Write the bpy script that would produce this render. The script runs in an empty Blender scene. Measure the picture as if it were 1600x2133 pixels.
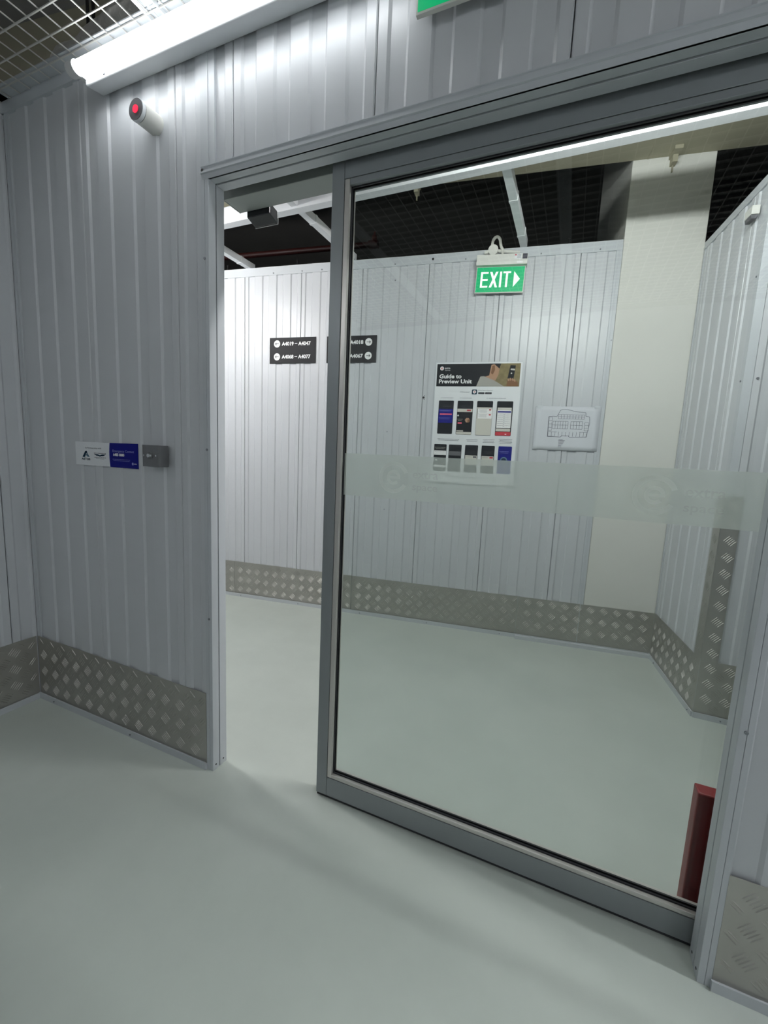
import bpy, math, random
from mathutils import Matrix, Vector
random.seed(7)
C = bpy.context.scene.collection

# ------------------------------------------------------------------ camera
def camera():
    yaw, pitch, roll = 0.40461, -0.134456, 0.045730
    cy, sy, cp, sp = math.cos(yaw), math.sin(yaw), math.cos(pitch), math.sin(pitch)
    f = Vector((-sy*cp, cy*cp, sp)); r = Vector((cy, sy, 0)); u = r.cross(f)
    r2 = r*math.cos(roll) + u*math.sin(roll); u2 = u*math.cos(roll) - r*math.sin(roll)
    cd = bpy.data.cameras.new('camera'); co = bpy.data.objects.new('camera', cd); C.objects.link(co)
    m = Matrix((r2, u2, -f)).transposed().to_4x4(); m.translation = Vector((0, 0, 1.3))
    co.matrix_world = m
    cd.sensor_fit = 'HORIZONTAL'; cd.sensor_width = 36.0; cd.lens = 36*892.64/1600; cd.clip_start = 0.02
    bpy.context.scene.camera = co
camera()

# ------------------------------------------------------------------ world, exposure
w = bpy.data.worlds.new('world'); bpy.context.scene.world = w; w.use_nodes = True
w.node_tree.nodes['Background'].inputs[0].default_value = (0.75, 0.85, 1.0, 1)
w.node_tree.nodes['Background'].inputs[1].default_value = 0.012
vs = bpy.context.scene.view_settings
vs.view_transform = 'Standard'; vs.look = 'None'; vs.gamma = 1.0; vs.use_curve_mapping = False
vs.exposure = 0.0
TUBE_FRONT, TUBE_ROOM, TUBE_RIGHT, FILL_LEFT, FILL_REAR = 14.5, 190.0, 185.0, 40.0, 150.0      # emission of the tubes; left and rear are added fill

# ------------------------------------------------------------------ materials
def nt(name):
    m = bpy.data.materials.new(name); m.use_nodes = True
    t = m.node_tree; b = t.nodes['Principled BSDF']
    return m, t, b
def mat(name, col, rough=0.5, metal=0.0, spec=0.5, emit=None, es=0.0, noise=None, bump=None, coat=0.0):
    """noise=(scale, amount) tints the colour; bump=(scale, strength, distance)"""
    m, t, b = nt(name)
    b.inputs['Base Color'].default_value = (*col, 1)
    b.inputs['Roughness'].default_value = rough
    b.inputs['Metallic'].default_value = metal
    b.inputs['Specular IOR Level'].default_value = spec
    b.inputs['Coat Weight'].default_value = coat
    if emit: b.inputs['Emission Color'].default_value = (*emit, 1); b.inputs['Emission Strength'].default_value = es
    if noise or bump:
        tc = t.nodes.new('ShaderNodeTexCoord')
    if noise:
        n = t.nodes.new('ShaderNodeTexNoise'); n.inputs['Scale'].default_value = noise[0]; n.inputs['Detail'].default_value = 5
        t.links.new(tc.outputs['Object'], n.inputs['Vector'])
        mx = t.nodes.new('ShaderNodeMix'); mx.data_type = 'RGBA'
        a = noise[1]
        mx.inputs[6].default_value = (*[c*(1-a) for c in col], 1); mx.inputs[7].default_value = (*[min(1, c*(1+a)) for c in col], 1)
        t.links.new(n.outputs['Fac'], mx.inputs[0]); t.links.new(mx.outputs[2], b.inputs['Base Color'])
    if bump:
        n2 = t.nodes.new('ShaderNodeTexNoise'); n2.inputs['Scale'].default_value = bump[0]; n2.inputs['Detail'].default_value = 3
        t.links.new(tc.outputs['Object'], n2.inputs['Vector'])
        bp = t.nodes.new('ShaderNodeBump'); bp.inputs['Strength'].default_value = bump[1]; bp.inputs['Distance'].default_value = bump[2]
        t.links.new(n2.outputs['Fac'], bp.inputs['Height']); t.links.new(bp.outputs[0], b.inputs['Normal'])
    return m

M = {}
M['wall'] = mat('painted_steel_panel', (0.54, 0.557, 0.58), 0.33, 0, 0.5, noise=(3, .03), bump=(260, .12, .0006))
M['core'] = mat('panel_core', (0.10, 0.105, 0.11), 0.6)
M['trim'] = mat('painted_steel_trim', (0.50, 0.525, 0.55), 0.38, 0, 0.5, noise=(6, .04))
M['whitesteel'] = mat('white_steel', (0.72, 0.74, 0.76), 0.4, 0, 0.5, noise=(9, .05))
M['alu'] = mat('anodised_aluminium', (0.27, 0.29, 0.30), 0.42, 0.35, 0.5, noise=(14, .03))
M['bead'] = mat('aluminium_bead', (0.60, 0.58, 0.55), 0.32, 0.5, 0.5)
M['rubber'] = mat('black_rubber', (0.02, 0.02, 0.025), 0.6)
M['tread'] = mat('aluminium_checker_plate', (0.44, 0.43, 0.40), 0.43, 0.78, 0.5, noise=(5, .14), bump=(60, .15, .0008))
M['screw'] = mat('screw_steel', (0.25, 0.26, 0.28), 0.4, 0.8)
M['hole'] = mat('black_hole', (0.004, 0.004, 0.004), 0.9)
M['housing'] = mat('operator_paint', (0.30, 0.33, 0.31), 0.5)
M['blackplastic'] = mat('black_plastic', (0.012, 0.014, 0.018), 0.25)
M['wire'] = mat('galvanised_wire', (0.62, 0.61, 0.58), 0.4, 0.4)
M['whiteplastic'] = mat('white_plastic', (0.66, 0.66, 0.62), 0.45)
M['sheet'] = mat('white_print', (0.72, 0.74, 0.76), 0.5)
M['paper'] = mat('paper', (0.60, 0.62, 0.66), 0.7)
M['darksign'] = mat('dark_grey_sign', (0.022, 0.022, 0.024), 0.5, spec=.12)
M['white'] = mat('white_ink', (0.85, 0.85, 0.85), 0.5)
M['navy'] = mat('navy_ink', (0.006, 0.008, 0.19), 0.35, spec=.12)
M['black'] = mat('black_ink', (0.008, 0.009, 0.012), 0.5, spec=.12)
M['ink'] = mat('grey_ink', (0.09, 0.09, 0.11), 0.6, spec=.12)
M['blueink'] = mat('pale_blue_ink', (0.28, 0.30, 0.62), 0.6)
M['teal'] = mat('teal_ink', (0.10, 0.19, 0.26), 0.6)
M['darkteal'] = mat('dark_teal_ink', (0.008, 0.03, 0.06), 0.6, spec=.12)
M['redink'] = mat('red_ink', (0.55, 0.03, 0.05), 0.5)
M['pinkink'] = mat('pink_ink', (0.75, 0.10, 0.16), 0.5)
M['cream'] = mat('cream_ink', (0.58, 0.56, 0.50), 0.6)
M['skin'] = mat('skin_print', (0.42, 0.25, 0.16), 0.6, spec=.12)
M['olive'] = mat('olive_print', (0.22, 0.18, 0.09), 0.6, spec=.12, noise=(40, .5))
M['shirt'] = mat('pale_shirt_print', (0.33, 0.32, 0.29), 0.6)
M['brown'] = mat('brown_print', (0.20, 0.10, 0.05), 0.6, spec=.12)
M['steelbox'] = mat('brushed_steel', (0.23, 0.23, 0.24), 0.35, 0.8, noise=(50, .08))
M['chrome'] = mat('chrome', (0.75, 0.76, 0.78), 0.12, 1.0)
M['red'] = mat('red_paint', (0.20, 0.008, 0.010), 0.42, bump=(120, .1, .0005))
M['pipe'] = mat('red_pipe', (0.035, 0.006, 0.005), 0.5)
M['slab'] = mat('dark_concrete', (0.10, 0.10, 0.095), 0.9, noise=(4, .15), bump=(30, .2, .004))
M['beam'] = mat('yellowish_concrete', (0.36, 0.34, 0.25), 0.85, noise=(3, .10), bump=(25, .2, .003))
M['pillar'] = mat('cream_concrete', (0.64, 0.64, 0.60), 0.8, noise=(4, .04), bump=(30, .25, .002))
M['foil'] = mat('grey_insulation_wrap', (0.60, 0.58, 0.55), 0.45, 0.1, bump=(22, .8, .02))
M['green'] = mat('green_exit_panel', (0.0, 0.28, 0.11), 0.4, emit=(0.0, 0.46, 0.16), es=0.62)
M['exitwhite'] = mat('lit_exit_letters', (0.8, 0.85, 0.8), 0.4, emit=(0.86, 1.0, 0.83), es=0.95)
M['acrylicedge'] = mat('acrylic_edge', (0.60, 0.63, 0.66), 0.2)
M['redlamp'] = mat('red_lamp', (0.6, 0.0, 0.02), 0.3, emit=(1.0, 0.02, 0.06), es=1.5)
M['greycap'] = mat('grey_cap', (0.11, 0.11, 0.12), 0.5)
M['lightgrey'] = mat('light_grey_plastic', (0.55, 0.55, 0.55), 0.35)
def tube_mat(name, s, c=(0.96, 0.99, 1.0)):
    return mat(name, (0.9, 0.9, 0.9), 0.3, emit=c, es=s)
M['tube_front'] = tube_mat('lit_tube_corridor_door', TUBE_FRONT)
M['tube_room'] = tube_mat('lit_tube_room', TUBE_ROOM, (1.0, 0.99, 0.975))
M['tube_right'] = tube_mat('lit_tube_right', TUBE_RIGHT)
M['fill_left'] = tube_mat('fill_tube_left', FILL_LEFT)
M['fill_rear'] = tube_mat('fill_tube_rear', FILL_REAR)

def floor_mat():
    m, t, b = nt('grey_green_epoxy')
    tc = t.nodes.new('ShaderNodeTexCoord')
    n = t.nodes.new('ShaderNodeTexNoise'); n.inputs['Scale'].default_value = 1.7; n.inputs['Detail'].default_value = 6; n.inputs['Roughness'].default_value = .6
    n3 = t.nodes.new('ShaderNodeTexNoise'); n3.inputs['Scale'].default_value = 14; n3.inputs['Detail'].default_value = 4
    v = t.nodes.new('ShaderNodeTexVoronoi'); v.inputs['Scale'].default_value = 2.3
    cr = t.nodes.new('ShaderNodeValToRGB'); cr.color_ramp.elements[0].position = .3; cr.color_ramp.elements[1].position = .75
    cr.color_ramp.elements[0].color = (0.47, 0.515, 0.475, 1); cr.color_ramp.elements[1].color = (0.55, 0.595, 0.55, 1)
    sp = t.nodes.new('ShaderNodeValToRGB'); sp.color_ramp.elements[0].position = .010; sp.color_ramp.elements[1].position = .016
    sp.color_ramp.elements[0].color = (.12, .12, .12, 1); sp.color_ramp.elements[1].color = (1, 1, 1, 1)
    mx = t.nodes.new('ShaderNodeMix'); mx.data_type = 'RGBA'; mx.blend_type = 'MULTIPLY'; mx.inputs[0].default_value = 1
    rr = t.nodes.new('ShaderNodeMapRange'); rr.inputs[3].default_value = .30; rr.inputs[4].default_value = .44
    for x in (n, n3, v): t.links.new(tc.outputs['Object'], x.inputs['Vector'])
    t.links.new(n.outputs['Fac'], cr.inputs[0]); t.links.new(v.outputs['Distance'], sp.inputs[0])
    t.links.new(cr.outputs[0], mx.inputs[6]); t.links.new(sp.outputs[0], mx.inputs[7]); t.links.new(mx.outputs[2], b.inputs['Base Color'])
    t.links.new(n3.outputs['Fac'], rr.inputs[0]); t.links.new(rr.outputs[0], b.inputs['Roughness'])
    n2 = t.nodes.new('ShaderNodeTexNoise'); n2.inputs['Scale'].default_value = 9; n2.inputs['Detail'].default_value = 4
    t.links.new(tc.outputs['Object'], n2.inputs['Vector'])
    bp = t.nodes.new('ShaderNodeBump'); bp.inputs['Strength'].default_value = .25; bp.inputs['Distance'].default_value = .004
    t.links.new(n2.outputs['Fac'], bp.inputs['Height']); t.links.new(bp.outputs[0], b.inputs['Normal'])
    return m
M['floor'] = floor_mat()

def glass_mat():
    m = bpy.data.materials.new('clear_green_glass'); m.use_nodes = True; t = m.node_tree; t.nodes.clear()
    o = t.nodes.new('ShaderNodeOutputMaterial'); mx = t.nodes.new('ShaderNodeMixShader')
    tr = t.nodes.new('ShaderNodeBsdfTransparent'); tr.inputs[0].default_value = (0.84, 0.872, 0.862, 1)
    gl = t.nodes.new('ShaderNodeBsdfGlossy'); gl.inputs['Roughness'].default_value = 0.01
    lw = t.nodes.new('ShaderNodeLayerWeight'); lw.inputs[0].default_value = .5
    pw = t.nodes.new('ShaderNodeMath'); pw.operation = 'POWER'; pw.inputs[1].default_value = 5
    ma = t.nodes.new('ShaderNodeMath'); ma.operation = 'MULTIPLY_ADD'; ma.inputs[1].default_value = .94; ma.inputs[2].default_value = .045
    t.links.new(lw.outputs['Facing'], pw.inputs[0]); t.links.new(pw.outputs[0], ma.inputs[0]); t.links.new(ma.outputs[0], mx.inputs[0])
    t.links.new(tr.outputs[0], mx.inputs[1]); t.links.new(gl.outputs[0], mx.inputs[2]); t.links.new(mx.outputs[0], o.inputs[0])
    return m
M['glass'] = glass_mat()
def film_mat(name, op, col):
    m = bpy.data.materials.new(name); m.use_nodes = True; t = m.node_tree; t.nodes.clear()
    o = t.nodes.new('ShaderNodeOutputMaterial'); mx = t.nodes.new('ShaderNodeMixShader'); mx.inputs[0].default_value = op
    tr = t.nodes.new('ShaderNodeBsdfTransparent')
    d = t.nodes.new('ShaderNodeBsdfDiffuse'); d.inputs[0].default_value = (*col, 1)
    l = t.nodes.new('ShaderNodeBsdfTranslucent'); l.inputs[0].default_value = (*col, 1)
    m2 = t.nodes.new('ShaderNodeMixShader'); m2.inputs[0].default_value = .88
    t.links.new(d.outputs[0], m2.inputs[1]); t.links.new(l.outputs[0], m2.inputs[2])
    t.links.new(tr.outputs[0], mx.inputs[1]); t.links.new(m2.outputs[0], mx.inputs[2]); t.links.new(mx.outputs[0], o.inputs[0])
    return m
M['film'] = film_mat('frosted_film', .38, (0.84, 0.89, 0.85))
M['filmlogo'] = film_mat('film_logo', .46, (0.98, 1.0, 0.98))
M['filmtext'] = film_mat('film_lettering', .26, (0.98, 1.0, 0.98))

# ------------------------------------------------------------------ mesh helpers
class MB:
    def __init__(s): s.v = []; s.f = []; s.sm = []
    def add(s, vs, fs, smooth=False):
        o = len(s.v); s.v += [tuple(p) for p in vs]
        s.f += [tuple(i+o for i in f) for f in fs]; s.sm += [smooth]*len(fs); return s
    def box(s, x0, x1, y0, y1, z0, z1):
        x0, x1 = min(x0, x1), max(x0, x1); y0, y1 = min(y0, y1), max(y0, y1); z0, z1 = min(z0, z1), max(z0, z1)
        return s.add([(x0,y0,z0),(x1,y0,z0),(x1,y1,z0),(x0,y1,z0),(x0,y0,z1),(x1,y0,z1),(x1,y1,z1),(x0,y1,z1)],
                     [(0,3,2,1),(4,5,6,7),(0,1,5,4),(1,2,6,5),(2,3,7,6),(3,0,4,7)])
    def prism(s, pts, a, b, axis):
        """closed polygon pts in the two remaining axes, extruded from a to b along axis 0/1/2"""
        def P(p, t):
            q = list(p); q.insert(axis, t); return tuple(q)
        n = len(pts)
        area = sum(pts[i][0]*pts[(i+1)%n][1]-pts[(i+1)%n][0]*pts[i][1] for i in range(n))
        if (area < 0) != (axis == 1): pts = pts[::-1]
        a, b = min(a, b), max(a, b)
        vs = [P(p, a) for p in pts]+[P(p, b) for p in pts]
        fs = [tuple(range(n))[::-1], tuple(range(n, 2*n))]+[(i, (i+1)%n, (i+1)%n+n, i+n) for i in range(n)]
        return s.add(vs, fs)
    def cyl(s, p0, p1, r, n=16, r1=None, cap=True):
        p0, p1 = Vector(p0), Vector(p1); d = (p1-p0).normalized()
        u = d.orthogonal().normalized(); w_ = d.cross(u); r1 = r if r1 is None else r1
        vs = []
        for p, rr in ((p0, r), (p1, r1)):
            vs += [p+(u*math.cos(2*math.pi*i/n)+w_*math.sin(2*math.pi*i/n))*rr for i in range(n)]
        s.add(vs, [(i, (i+1)%n, (i+1)%n+n, i+n) for i in range(n)], True)
        if cap: s.add(vs, [tuple(range(n))[::-1], tuple(range(n, 2*n))])
        return s
    def tube(s, pts, r, n=10):
        pts = [Vector(p) for p in pts]; rings = []; prev = None
        for i, p in enumerate(pts):
            d = (pts[min(i+1, len(pts)-1)]-pts[max(i-1, 0)]).normalized()
            u = d.orthogonal().normalized() if prev is None else (prev-d*prev.dot(d)).normalized()
            prev = u; w_ = d.cross(u)
            rr = r[i] if isinstance(r, (list, tuple)) else r
            rings.append([p+(u*math.cos(2*math.pi*k/n)+w_*math.sin(2*math.pi*k/n))*rr for k in range(n)])
        vs = [q for g in rings for q in g]; fs = []
        for i in range(len(pts)-1):
            for k in range(n): fs.append((i*n+k, i*n+(k+1)%n, (i+1)*n+(k+1)%n, (i+1)*n+k))
        s.add(vs, fs, True)
        s.add(rings[0], [tuple(range(n))[::-1]]); s.add(rings[-1], [tuple(range(n))]); return s
    def quad(s, x0, x1, y0, y1, z):      # print facing +z
        return s.add([(x0,y0,z),(x1,y0,z),(x1,y1,z),(x0,y1,z)], [(0,1,2,3)])
    def poly(s, pts, z):
        n = len(pts); ar = sum(pts[i][0]*pts[(i+1)%n][1]-pts[(i+1)%n][0]*pts[i][1] for i in range(n))
        if ar < 0: pts = pts[::-1]
        return s.add([(x, y, z) for x, y in pts], [tuple(range(n))])
    def disc(s, x, y, r, z, n=24, ry=None):
        ry = ry or r
        return s.poly([(x+r*math.cos(2*math.pi*i/n), y+ry*math.sin(2*math.pi*i/n)) for i in range(n)], z)
    def ring(s, x, y, r0, r1, z, a0=0, a1=360, n=28):
        vs = []; fs = []
        for i in range(n+1):
            a = math.radians(a0+(a1-a0)*i/n)
            vs += [(x+r0*math.cos(a), y+r0*math.sin(a), z), (x+r1*math.cos(a), y+r1*math.sin(a), z)]
        for i in range(n): fs.append((2*i, 2*i+1, 2*i+3, 2*i+2))
        return s.add(vs, fs)
    def rrect(s, x0, x1, y0, y1, r, z, n=4):
        pts = []
        for cx, cy, a in ((x1-r, y1-r, 0), (x0+r, y1-r, 90), (x0+r, y0+r, 180), (x1-r, y0+r, 270)):
            pts += [(cx+r*math.cos(math.radians(a+90*k/n)), cy+r*math.sin(math.radians(a+90*k/n))) for k in range(n+1)]
        return s.poly(pts, z)
    def mesh(s, name, m):
        me = bpy.data.meshes.new(name); me.from_pydata(s.v, [], s.f)
        me.polygons.foreach_set('use_smooth', s.sm)
        me.materials.append(m); me.update(); return me
    def part(s, name, m, parent=None, mw=None, bevel=0, kind=None, label=None):
        return link(name, s.mesh(name, m), parent, mw, bevel, kind, label)
def link(name, data, parent=None, mw=None, bevel=0, kind=None, label=None):
    o = bpy.data.objects.new(name, data); C.objects.link(o)
    if parent: o.parent = parent
    if mw: o.matrix_world = mw
    if kind: o['kind'] = kind
    if label: o['label'] = label
    if bevel:
        b = o.modifiers.new('bevel', 'BEVEL'); b.width = bevel; b.segments = 2; b.limit_method = 'ANGLE'
    return o
def frame(ox, oy, ux, uy, u=0, z=0, d=0):
    """wall frame: local x along the wall to the viewer's right, y up, z out of the wall"""
    l = math.hypot(ux, uy); ux, uy = ux/l, uy/l
    o = Vector((ox+ux*u+uy*d, oy+uy*u-ux*d, z))
    return Matrix(((ux, 0, uy, o.x), (uy, 0, -ux, o.y), (0, 1, 0, o.z), (0, 0, 0, 1)))
def thing(name, label, cat, mw=None, group=None):
    o = bpy.data.objects.new(name, None); C.objects.link(o); o.empty_display_size = .05
    if mw: o.matrix_world = mw
    o['label'] = label; o['category'] = cat
    if group: o['group'] = group
    return o
_txt = {}
def text_mesh(s, size, bold=0.0, align='LEFT', sx=1.0, name='lettering'):
    c = bpy.data.curves.new('t', 'FONT'); c.body = s; c.size = size; c.offset = bold*size; c.align_x = align
    c.resolution_u = 3
    o = bpy.data.objects.new('t', c); C.objects.link(o)
    me = bpy.data.meshes.new_from_object(o.evaluated_get(bpy.context.evaluated_depsgraph_get()))
    bpy.data.objects.remove(o); bpy.data.curves.remove(c)
    for v in me.vertices: v.co.x *= sx
    me.name = name; return me
def text(parent, s, x, y, size, m, z=0.001, bold=0.0, align='LEFT', sx=1.0, name='lettering', fit=None):
    """fit=(x0,x1): scale so the ink spans that width; y is the baseline; size is cap height"""
    me = text_mesh(s, size/0.69, bold, align, sx, name); me.materials.clear(); me.materials.append(m)
    if fit:
        xs = [v.co.x for v in me.vertices]; a, b = min(xs), max(xs); k = (fit[1]-fit[0])/(b-a)
        for v in me.vertices: v.co.x = fit[0]-x+(v.co.x-a)*k
    for v in me.vertices: v.co.x += x; v.co.y += y; v.co.z = z
    return link(name, me, parent)

# ------------------------------------------------------------------ wall frames
WY = 1.194; XL = -2.36
B = math.radians(8.01); BC = 3.193
BO = (-math.sin(B)*BC, math.cos(B)*BC); BU = (math.cos(B), math.sin(B))
C1 = (BO[0]+BU[0]*1.072, BO[1]+BU[1]*1.072); C2 = (0.712, 2.604)
RU = (C2[0]-C1[0], C2[1]-C1[1]); RL = math.hypot(*RU)
def F_front(**k): return frame(0, WY, 1, 0, **k)
def F_left(**k): return frame(XL, 0, 0, 1, **k)
def F_back(**k): return frame(BO[0], BO[1], *BU, **k)
def F_right(**k): return frame(C1[0], C1[1], *RU, **k)
def F_nook(**k): return frame(0, C2[1], 1, 0, **k)

# ------------------------------------------------------------------ corrugated panels
DEP = 0.0065
def panel_profile(a, b, seam, mod):
    """front profile (u, d) between a and b; ridge d=0, valley d=-DEP; ridges centred on the seams"""
    k = mod/0.505; br = []
    for i in range(4):
        s0 = (0.0315+0.1262*i)*k
        br += [(s0, 0), (s0+.0085*k, -DEP), (s0+.0545*k, -DEP), (s0+.063*k, 0)]
    pts = [(seam+.0012, -.004), (seam+.0012+.003, 0)]+[(seam+x, d) for x, d in br]+[(seam+mod-.004, 0), (seam+mod-.0012, -.004)]
    def at(u):
        if u <= pts[0][0]: return pts[0][1]
        for (x0, d0), (x1, d1) in zip(pts, pts[1:]):
            if x0 <= u <= x1: return d0+(d1-d0)*(u-x0)/max(x1-x0, 1e-9)
        return pts[-1][1]
    a2, b2 = max(a, pts[0][0]), min(b, pts[-1][0])
    out = [(a2, at(a2))]+[p for p in pts if a2 < p[0] < b2]+[(b2, at(b2))]
    return out if b2-a2 > .004 else None
def corrugate(parent, u0, u1, z0, z1, s0, mod, back=-.016):
    k = math.floor((u0-s0)/mod)
    while s0+k*mod < u1:
        seam = s0+k*mod; k += 1
        pr = panel_profile(max(u0, seam), min(u1, seam+mod), seam, mod)
        if not pr: continue
        pts = pr+[(pr[-1][0], back), (pr[0][0], back)]
        mb = MB()                      # profile lies in local (x, z), extruded along local y (height)
        n = len(pts)
        vs = [(x, z0, d) for x, d in pts]+[(x, z1, d) for x, d in pts]
        fs = [(i, (i+1)%n, (i+1)%n+n, i+n) for i in range(n)]+[tuple(range(n))[::-1], tuple(range(n, 2*n))]
        mb.add(vs, fs)
        mb.part('wall_panel', M['wall'], parent)

# ------------------------------------------------------------------ checker plate
def tread(mb, u0, u1, z0, z1, d, pitch=.084, du=0.0):
    def bar(cx, cy, a):
        L, W, H = .0205, .0023, .0022
        ca, sa = math.cos(a), math.sin(a)
        def T(x, y, h): return (cx+x*ca-y*sa, cy+x*sa+y*ca, d+h)
        pts = [(-L, 0, 0), (-L*.55, -W, 0), (L*.55, -W, 0), (L, 0, 0), (L*.55, W, 0), (-L*.55, W, 0), (-L*.6, 0, H), (L*.6, 0, H)]
        q = [T(*p) for p in pts]
        if min(p[0] for p in q) < u0 or max(p[0] for p in q) > u1 or min(p[1] for p in q) < z0 or max(p[1] for p in q) > z1: return
        mb.add(q, [(0,1,6), (1,2,7,6), (2,3,7), (3,4,7), (4,5,6,7), (5,0,6)])
    i0, i1 = int(u0/pitch)-2, int(u1/pitch)+2
    for i in range(i0, i1+1):
        for j in range(int(z0/pitch)-1, int(z1/pitch)+2):
            for ox, ang in ((0, math.radians(50)), (.5, math.radians(-40))):
                cx, cy = (i+ox)*pitch+du, (j+ox+.3)*pitch
                for k in range(-2, 3):
                    o = k*.0094
                    bar(cx-o*math.sin(ang), cy+o*math.cos(ang), ang)
def kickplate(name, F, segs, top=.325, bot=.024, d=.001, track=True, tr_d=.012):
    """segs: list of (u0,u1); one sheet each with raised tread bars, and a floor track below"""
    u0 = segs[0][0]; u1 = segs[-1][1]
    base = MB().box(u0, u1, 0, .026, -.012, tr_d)
    base.box(u0, u1, .026, .030, tr_d-.0025, tr_d)
    root = base.part(name, M['trim'], None, F(), kind='structure')
    for a, b in segs:
        p = MB().box(a+.0015, b-.0015, bot, top, d-.0005, d+.0022).part('kick_plate', M['tread'], root)
        t = MB(); tread(t, a+.004, b-.004, bot+.006, top-.001, d+.0020)
        t.part('tread_pattern', M['tread'], p, kind='stuff')
    n = int((u1-u0)/.55)+1
    for i in range(n):
        u = u0+.12+i*.55
        if u < u1-.02: MB().cyl((u, .013, tr_d), (u, .013, tr_d+.003), .004, 8).part('screw', M['screw'], root)
    return root

# ------------------------------------------------------------------ floor, ceiling
fl = MB().box(-5.6, 3.0, -1.9, 5.2, -.12, 0).part('floor', M['floor'], kind='structure')
cl = MB().box(-7.0, 5.0, -2.6, 9.0, 3.95, 4.15).part('ceiling', M['slab'], kind='structure')

# ------------------------------------------------------------------ front wall with the doorway
wf = MB()
wf.box(-5.2, -1.230, 0, 2.66, -.060, -.0165); wf.box(-1.230, .440, 2.215, 2.66, -.060, -.0165); wf.box(.440, 2.6, 0, 2.66, -.060, -.0165)
wf = wf.part('wall_front', M['core'], None, F_front(), kind='structure')
corrugate(wf, XL+.001, -1.237, .01, 2.66, -1.356, .504)
corrugate(wf, -1.180, .432, 2.222, 2.66, -1.102, .505)
corrugate(wf, .445, 2.6, .01, 2.66, .413, .505)
# smooth sheets on the room side of the same wall
k = 0
for a in [-5.2+.505*i for i in range(16)]:
    b = min(a+.503, 2.6)
    if b-a < .05: continue
    if b < -1.23 or a > .44: MB().box(a, b, .01, 2.66, -.067, -.0605).part('wall_panel', M['wall'], wf)
    elif a < -1.23 and b > -1.23: MB().box(a, -1.231, .01, 2.66, -.067, -.0605).part('wall_panel', M['wall'], wf)
    elif a < .44 and b > .44: MB().box(.441, b, .01, 2.66, -.067, -.0605).part('wall_panel', M['wall'], wf)
# vertical joint cover above the door's left corner, and corner flashing
MB().box(-1.240, -1.178, 2.226, 2.64, -.010, .002).box(-1.210, -1.205, 2.226, 2.64, .002, .0045).part('joint_cover', M['trim'], wf)
MB().box(XL+.0015, XL+.035, .01, 2.66, -.004, .0015).box(XL+.012, XL+.016, .01, 2.66, .0015, .003).part('corner_flashing', M['trim'], wf)
# top angle that carries the mesh
MB().box(XL, 2.6, 2.655, 2.705, -.02, .008).box(XL, 2.6, 2.698, 2.702, .008, .062).part('top_angle', M['trim'], wf)
for (u, z) in [(-1.225, 1.939), (-1.223, 1.286), (-1.221, .640), (.432, .696)]:
    MB().cyl((u, z, .002), (u, z, .0055), .0045, 10).part('screw', M['screw'], wf)

# ------------------------------------------------------------------ door frame (trim)
# local: x along wall, y up, z out; the frame runs from z=.004 (front) to -.068 (room side)
df = MB().box(-1.240, -1.2235, 0, 2.19, -.002, .0028)
df = df.part('trim_1', M['trim'], None, F_front(), kind='structure')
def jamb(inner, s):
    # s=+1: the reveal faces +x (left jamb); -1 right jamb
    a = MB().box(inner-.016*s, inner, 0, 2.19, -.0305, .003)
    if s < 0: a.box(inner+.0165, inner+.030, 0, 2.19, -.002, .0028)
    a.part('jamb_front_strip', M['trim'], df, bevel=.0012)
    MB().box(inner-.016*s, inner-.004*s, 0, 2.19, -.036, -.0305).part('jamb_groove', M['hole'], df)
    MB().box(inner-.016*s, inner, 0, 2.19, -.070, -.0345).part('jamb_rear_strip', M['trim'], df, bevel=.0012)
    for dz in (-.012, -.052):
        MB().cyl((inner-.001*s, .022, dz), (inner+.0006*s, .022, dz), .0035, 8).part('screw_hole', M['hole'], df)
jamb(-1.207, 1); jamb(.418, -1)
MB().box(-1.207, .418, 2.188, 2.204, -.0305, .003).part('head_front_strip', M['trim'], df, bevel=.0012)
MB().box(-1.207, .418, 2.192, 2.204, -.036, -.0305).part('head_groove', M['hole'], df)
MB().box(-1.207, .418, 2.186, 2.204, -.070, -.0345).part('head_rear_strip', M['trim'], df, bevel=.0012)
MB().prism([(2.188, .003), (2.203, .0045), (2.205, .009), (2.210, .009), (2.213, .004), (2.224, .004), (2.226, .0065), (2.228, .0065), (2.228, -.003), (2.188, -.003)], -1.236, 2.6, 0).part('head_flashing', M['trim'], df)
MB().cyl((-1.228, 2.214, .004), (-1.228, 2.214, .0085), .0055, 10).part('screw', M['chrome'], df)

# ------------------------------------------------------------------ sliding glass door
D0, D1 = -.083, -.128            # door front / back in wall depth (y 1.277 .. 1.322)
dr = MB().box(-.776, -.7325, .012, 2.245, D1, D0).part('door_1', M['alu'], None, F_front(), bevel=.0012, kind='structure')
MB().box(.476, .520, .012, 2.245, D1, D0).part('stile', M['alu'], dr, bevel=.0012)
MB().box(-.7315, .476, .012, .0865, D1, D0).part('bottom_rail', M['alu'], dr, bevel=.0012)
MB().box(-.7315, .476, 2.1435, 2.245, D1, D0).part('top_rail', M['alu'], dr, bevel=.0012)
GD = -.106                       # glass plane depth (centre)
def bead(x0, x1, y0, y1, name='glazing_bead', mm='bead'):
    MB().box(x0, x1, y0, y1, GD+.0085, D0-.0015).part(name, M[mm], dr, bevel=.0015)
    MB().box(x0, x1, y0, y1, D1+.0015, GD-.0085).part(name, M[mm], dr, bevel=.0015)
bead(-.7310, -.7135, .088, 2.1425, mm='bead'); bead(.460, .4755, .088, 2.1425)
bead(-.7130, .4595, .088, .1015); bead(-.7130, .4595, 2.124, 2.1425, mm='alu')
for a in [(-.731, -.7105, .088, 2.142), (.457, .475, .088, 2.142), (-.731, .475, .088, .1045), (-.731, .475, 2.121, 2.142)]:
    MB().box(*a, GD+.0036, GD+.0083).box(*a, GD-.0083, GD-.0036).part('gasket', M['rubber'], dr)
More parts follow.
